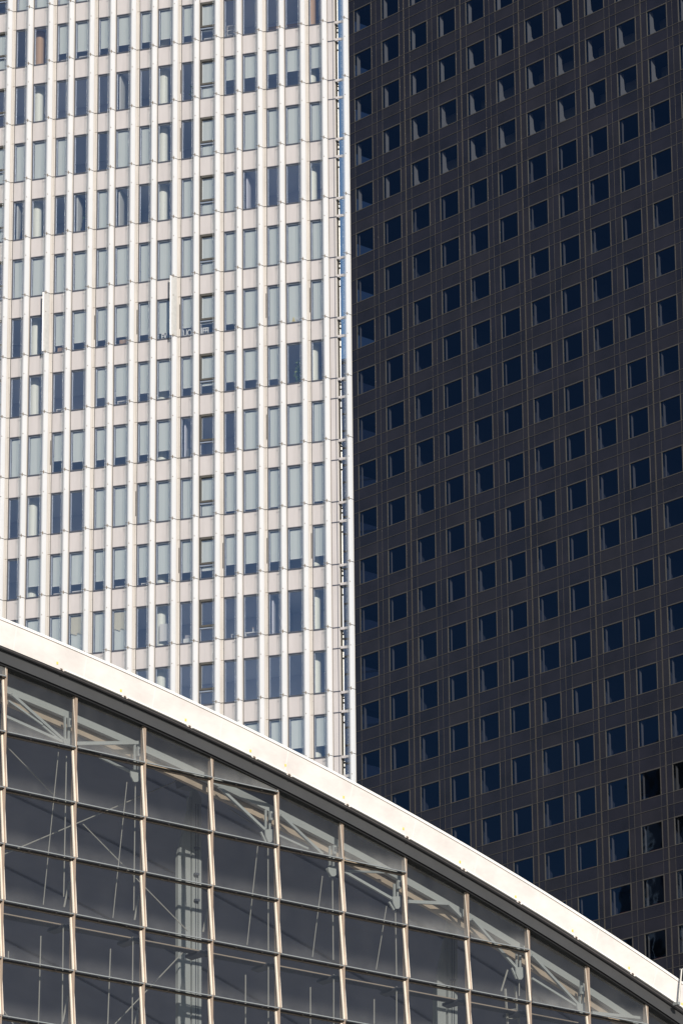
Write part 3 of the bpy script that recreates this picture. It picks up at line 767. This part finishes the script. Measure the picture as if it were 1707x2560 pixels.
# --- steelwork behind the glass
b = MB(); sweep(b, rect(118.335, 118.515, .55, .67), 'greysteel'); sweep(b, rect(118.31, 118.332, .54, .69), 'greysteel'); b.build('edge_beam', hall, smooth=True)
b = MB(); sweep(b, rect(118.11, 118.345, .75, .88), 'tan'); b.build('sunlit_tan_beam', hall, smooth=True)
b = MB(); sweep(b, rect(118.35, 119.45, .79, .85), 'ceiling'); b.build('beam_web', hall, smooth=True)
IM = HM.inverted()
def at(px, py, dep):
    """image point (photograph pixels) -> local point on the interior plane at this depth behind the glazing"""
    d = (fw * F_PX + rt * (px - 853.5) - up * (py - 1280)).normalized()
    o = IM @ Vector((0, 0, CAM_Z)); dl = IM.to_3x3() @ d; t = (dep - o.y) / dl.y
    return o + dl * t
def strut(p, q, w, dep, key='greysteel', name='truss_strut', dep2=None, n=4):
    b = MB(); b.bar(at(*p, dep), at(*q, dep2 or dep), w, key, n=n); return b.build(name, hall, smooth=(n > 4))
SD = .42
for p, q, w in (((30, 1736), (160, 1851), .075), ((22, 1752), (107, 1812), .05), ((108, 1815), (150, 1850), .05), ((4, 1786), (158, 1855), .07),
                ((163, 1790), (163, 1850), .05), ((172, 1795), (172, 1852), .05),
                ((190, 1859), (347, 1857), .09), ((250, 1893), (328, 1930), .06), ((337, 1862), (337, 1925), .05), ((346, 1866), (346, 1925), .05),
                ((548, 1968), (661, 2074), .075), ((664, 2025), (664, 2072), .05), ((674, 2030), (674, 2074), .05), ((652, 2080), (664, 2105), .05),
                ((702, 2037), (806, 2136), .075), ((690, 2085), (770, 2122), .05), ((824, 2115), (824, 2168), .05), ((833, 2118), (833, 2168), .05), ((816, 2170), (826, 2192), .05),
                ((860, 2179), (984, 2250), .075), ((868, 2178), (960, 2181), .06), ((985, 2210), (985, 2245), .05), ((993, 2206), (993, 2245), .05), ((972, 2255), (984, 2275), .05),
                ((1019, 2254), (1119, 2259), .09), ((1119, 2259), (1152, 2292), .09),
                ((1180, 2297), (1292, 2423), .075), ((1290, 2385), (1290, 2420), .05), ((1299, 2388), (1299, 2420), .05), ((1278, 2420), (1290, 2447), .05),
                ((1329, 2388), (1449, 2517), .075), ((1329, 2446), (1440, 2515), .06), ((1448, 2465), (1448, 2515), .05), ((1456, 2468), (1456, 2515), .05),
                ((1478, 2532), (1600, 2545), .08)):
    strut(p, q, w, SD)
def plate(cx, cy, w=9, h=11):
    pts = [at(cx + dx * w, cy + dy * h, SD - .06) for dx, dy in ((-1, -.8), (1, -.8), (1, .6), (.5, 1), (-.2, 1), (-.8, .2))]
    b = MB(); b.prism([(p.x, p.z) for p in pts], SD - .08, SD - .04, 'greysteel'); b.build('gusset_plate', hall)
for cx, cy, w, h in ((167, 1855, 9, 10), (337, 1938, 12, 17), (672, 2088, 10, 18), (830, 2178, 11, 13), (990, 2255, 10, 17), (1297, 2432, 10, 17), (1450, 2520, 10, 13)): plate(cx, cy, w, h)
# small light fittings on the posts
for cx, cy in ((174, 1808), (346, 1880), (676, 2040), (834, 2125), (995, 2212), (1452, 2475)):
    p = at(cx, cy, SD - .1); b = MB(); b.box(p.x - .05, p.x + .05, SD - .16, SD - .08, p.z - .12, p.z + .12, 'greysteel'); b.box(p.x - .02, p.x + .02, SD - .18, SD - .16, p.z - .05, p.z + .06, 'darksteel'); b.build('bracket_box', hall)
# hanging rods
for p, q in (((147, 1880), (109, 2262)), ((167, 1890), (160, 2242)), ((318, 1955), (283, 2295)), ((339, 1955), (335, 2276)), ((645, 2110), (618, 2362)), ((670, 2118), (671, 2376)),
             ((806, 2190), (781, 2392)), ((831, 2196), (833, 2400)), ((966, 2265), (940, 2424)), ((988, 2275), (991, 2440)),
             ((103, 2340), (97, 2560)), ((159, 2310), (156, 2560)), ((277, 2372), (270, 2560)), ((333, 2342), (331, 2560)), ((614, 2437), (614, 2560)), ((671, 2408), (671, 2560)), ((776, 2468), (776, 2560)), ((834, 2436), (834, 2560)), ((935, 2498), (935, 2560)), ((991, 2466), (991, 2560)),
             ((22, 2378), (22, 2396)), ((1268, 2425), (1252, 2478)), ((1297, 2448), (1297, 2490)), ((174, 2203), (161, 2268)), ((347, 2240), (337, 2300)), ((519, 2272), (508, 2330)), ((170, 2490), (158, 2555)), ((346, 2518), (338, 2560))):
    w = .05 if q[1] - p[1] < 75 and abs(p[0] - q[0]) > 7 else .035 if abs(p[0] - q[0]) < 9 else .026
    strut(p, q, w, SD + .1, 'rod', 'hanging_rod', n=6)
# crossing cables
for p, q in (((14, 1862), (145, 1998)), ((462, 1944), (8, 2137)), ((208, 2060), (470, 2328)), ((470, 2368), (288, 2560)), ((5, 2520), (34, 2560)), ((575, 2023), (628, 2057))):
    strut(p, q, .035, 2.2, 'rod', 'brace_cable', n=6)
# twin box columns
def column(pts_l, pts_r, dep, nm='steel_column'):
    for pts in (pts_l, pts_r):
        q = [at(x, y, dep) for x, y in pts]; b = MB(); b.prism([(p.x, p.z) for p in q], dep, dep + .12, 'colsteel'); b.build(nm, hall)
column([(474, 1992), (477, 1992), (476, 2600), (446, 2600), (446, 2140), (473, 2025)], [(481, 1976), (492, 1976), (504, 1995), (504, 2600), (481, 2600)], 3.0)
column([(1113, 2345), (1115, 2345), (1114, 2600), (1088, 2600), (1088, 2480), (1108, 2375)], [(1120, 2290), (1131, 2290), (1143, 2312), (1143, 2600), (1120, 2600)], 3.0)
for xg, yg in ((490, 2010), (496, 2010), (1129, 2330), (1135, 2330)):
    b = MB(); p, q = at(xg, yg, 2.985), at(xg, 2600, 2.985); b.bar(p, q, .016, 'darksteel'); b.build('column_groove', hall)
for xg, yg in ((494, 2120), (493, 2185), (494, 2250), (1133, 2450)):
    b = MB(); p = at(xg, yg, 2.9); b.box(p.x - .07, p.x + .07, 2.88, 2.96, p.z - .03, p.z + .03, 'darksteel'); b.build('conduit_clip', hall)
b = MB()
for x, y in ((492, 1958), (1132, 2275)):
    p = at(x, y, 2.95); b.prism([(p.x - .35, p.z - .12), (p.x + .28, p.z - .12), (p.x + .42, p.z + .25), (p.x - .45, p.z + .35)], 2.9, 3.4, 'darksteel')
b.build('column_head', hall)
# walkway grating at the transom level, with a bracket at every bay
for m in range(MM0, MM1):
    if z_t(3) > arcz((m + 1) * HS, RS) - .8: continue
    z = z_t(3) - .10; b = MB(); x0 = m * HS + .35; x1 = m * HS + HS + .1
    b.box(x0, x1, .62, .95, z - .03, z, 'grating')
    for q in range(24):
        xx = x0 + (x1 - x0) * q / 24; b.box(xx, xx + .04, .625, 1.0, z - .045, z - .031, 'darksteel')
    b.build('walkway_grating', hall)
    b = MB(); b.prism([(x0 - .35, z - .02), (x0 - .05, z - .02), (x0 - .12, z - .14), (x0 - .35, z - .10)], .5, 1.2, 'darksteel'); b.build('walkway_bracket', hall)
    b = MB(); b.bar((m * HS, .55, z_t(3) + .10), ((m + 1) * HS, .55, z_t(3) + .10), .03, 'greysteel'); b.build('handrail', hall)
# yellow tags, drip rail and its brackets along the white roof edge
TU = [(3.672, 119.25), (5.783, 119.245), (7.978, 119.25), (10.217, 119.25), (11.447, 119.335), (13.523, 119.287), (15.691, 119.306), (17.782, 119.274), (19.871, 119.22), (22.05, 119.253), (24.245, 119.232), (26.333, 119.22)]
for u, R in TU:
    z = arcz(u, R); b = MB(); b.box(u - .027, u + .027, -.331, -.3205, z - .035, z + .035, 'yellow'); b.build('yellow_tag', hall)
for (u, R), nx in zip(TU, TU[1:] + [(28.4, 0)]):
    zb_ = arcz(u + .10, RB); b = MB(); b.prism([(u + .09, zb_ + .03), (u + .125, zb_ + .035), (u + .17, zb_ - .012), (u + .135, zb_ - .02)], -.365, -.322, 'rust'); b.build('rail_bracket', hall)
    a0 = math.asin((u + .22 - ACU) / RB); a1 = math.asin((nx[0] + .02 - ACU) / RB)
    b = MB(); sweep(b, rect(RB + .008, RB + .05, -.362, -.3225), 'fascia_cap', a0, a1, 6); b.build('drip_rail', hall)
# metal post clamped to the roof edge, bottom right
p0, p1 = at(1695, 2510, -.5), at(1702.5, 2424, -.5)
pt = thing('metal_post', 'slim grey metal post with a cross arm clamped to the white roof edge', 'post', HM @ p0, -HB)
dv = p1 - p0
b = MB(); b.bar((0, 0, 0), dv, .055, 'rod', n=10); b.build('post', pt, smooth=True)
b = MB(); b.bar(dv + Vector((-.07, 0, .0)), dv + Vector((.35, 0, .05)), .03, 'rod', n=8); b.bar(dv + Vector((.02, 0, .03)), dv + Vector((.25, 0, .09)), .02, 'rod', n=6); b.build('cross_arm', pt)
b = MB(); b.box(-.06, .04, -.03, .17, -.02, .06, 'bottomrail'); b.build('clamp', pt)
# ladder inside the lower right glazing
p0 = at(1268, 2560, .9); p1 = at(1262, 2472, .9); p2 = at(1286, 2466, .9); p3 = at(1297, 2560, .9)
lad = thing('ladder', 'pale metal ladder with rungs behind the lower right glazing', 'ladder', HM @ p0, -HB)
b = MB(); b.bar((0, 0, 0), p1 - p0, .05, 'rod'); b.build('rail', lad)
b = MB(); b.bar(p3 - p0, p2 - p0, .05, 'rod'); b.build('rail', lad)
for q in (.15, .4, .65): 
    b = MB(); b.bar((p1 - p0) * q, (p3 - p0) * (1 - q) + (p2 - p0) * q, .025, 'rod'); b.build('rung', lad)
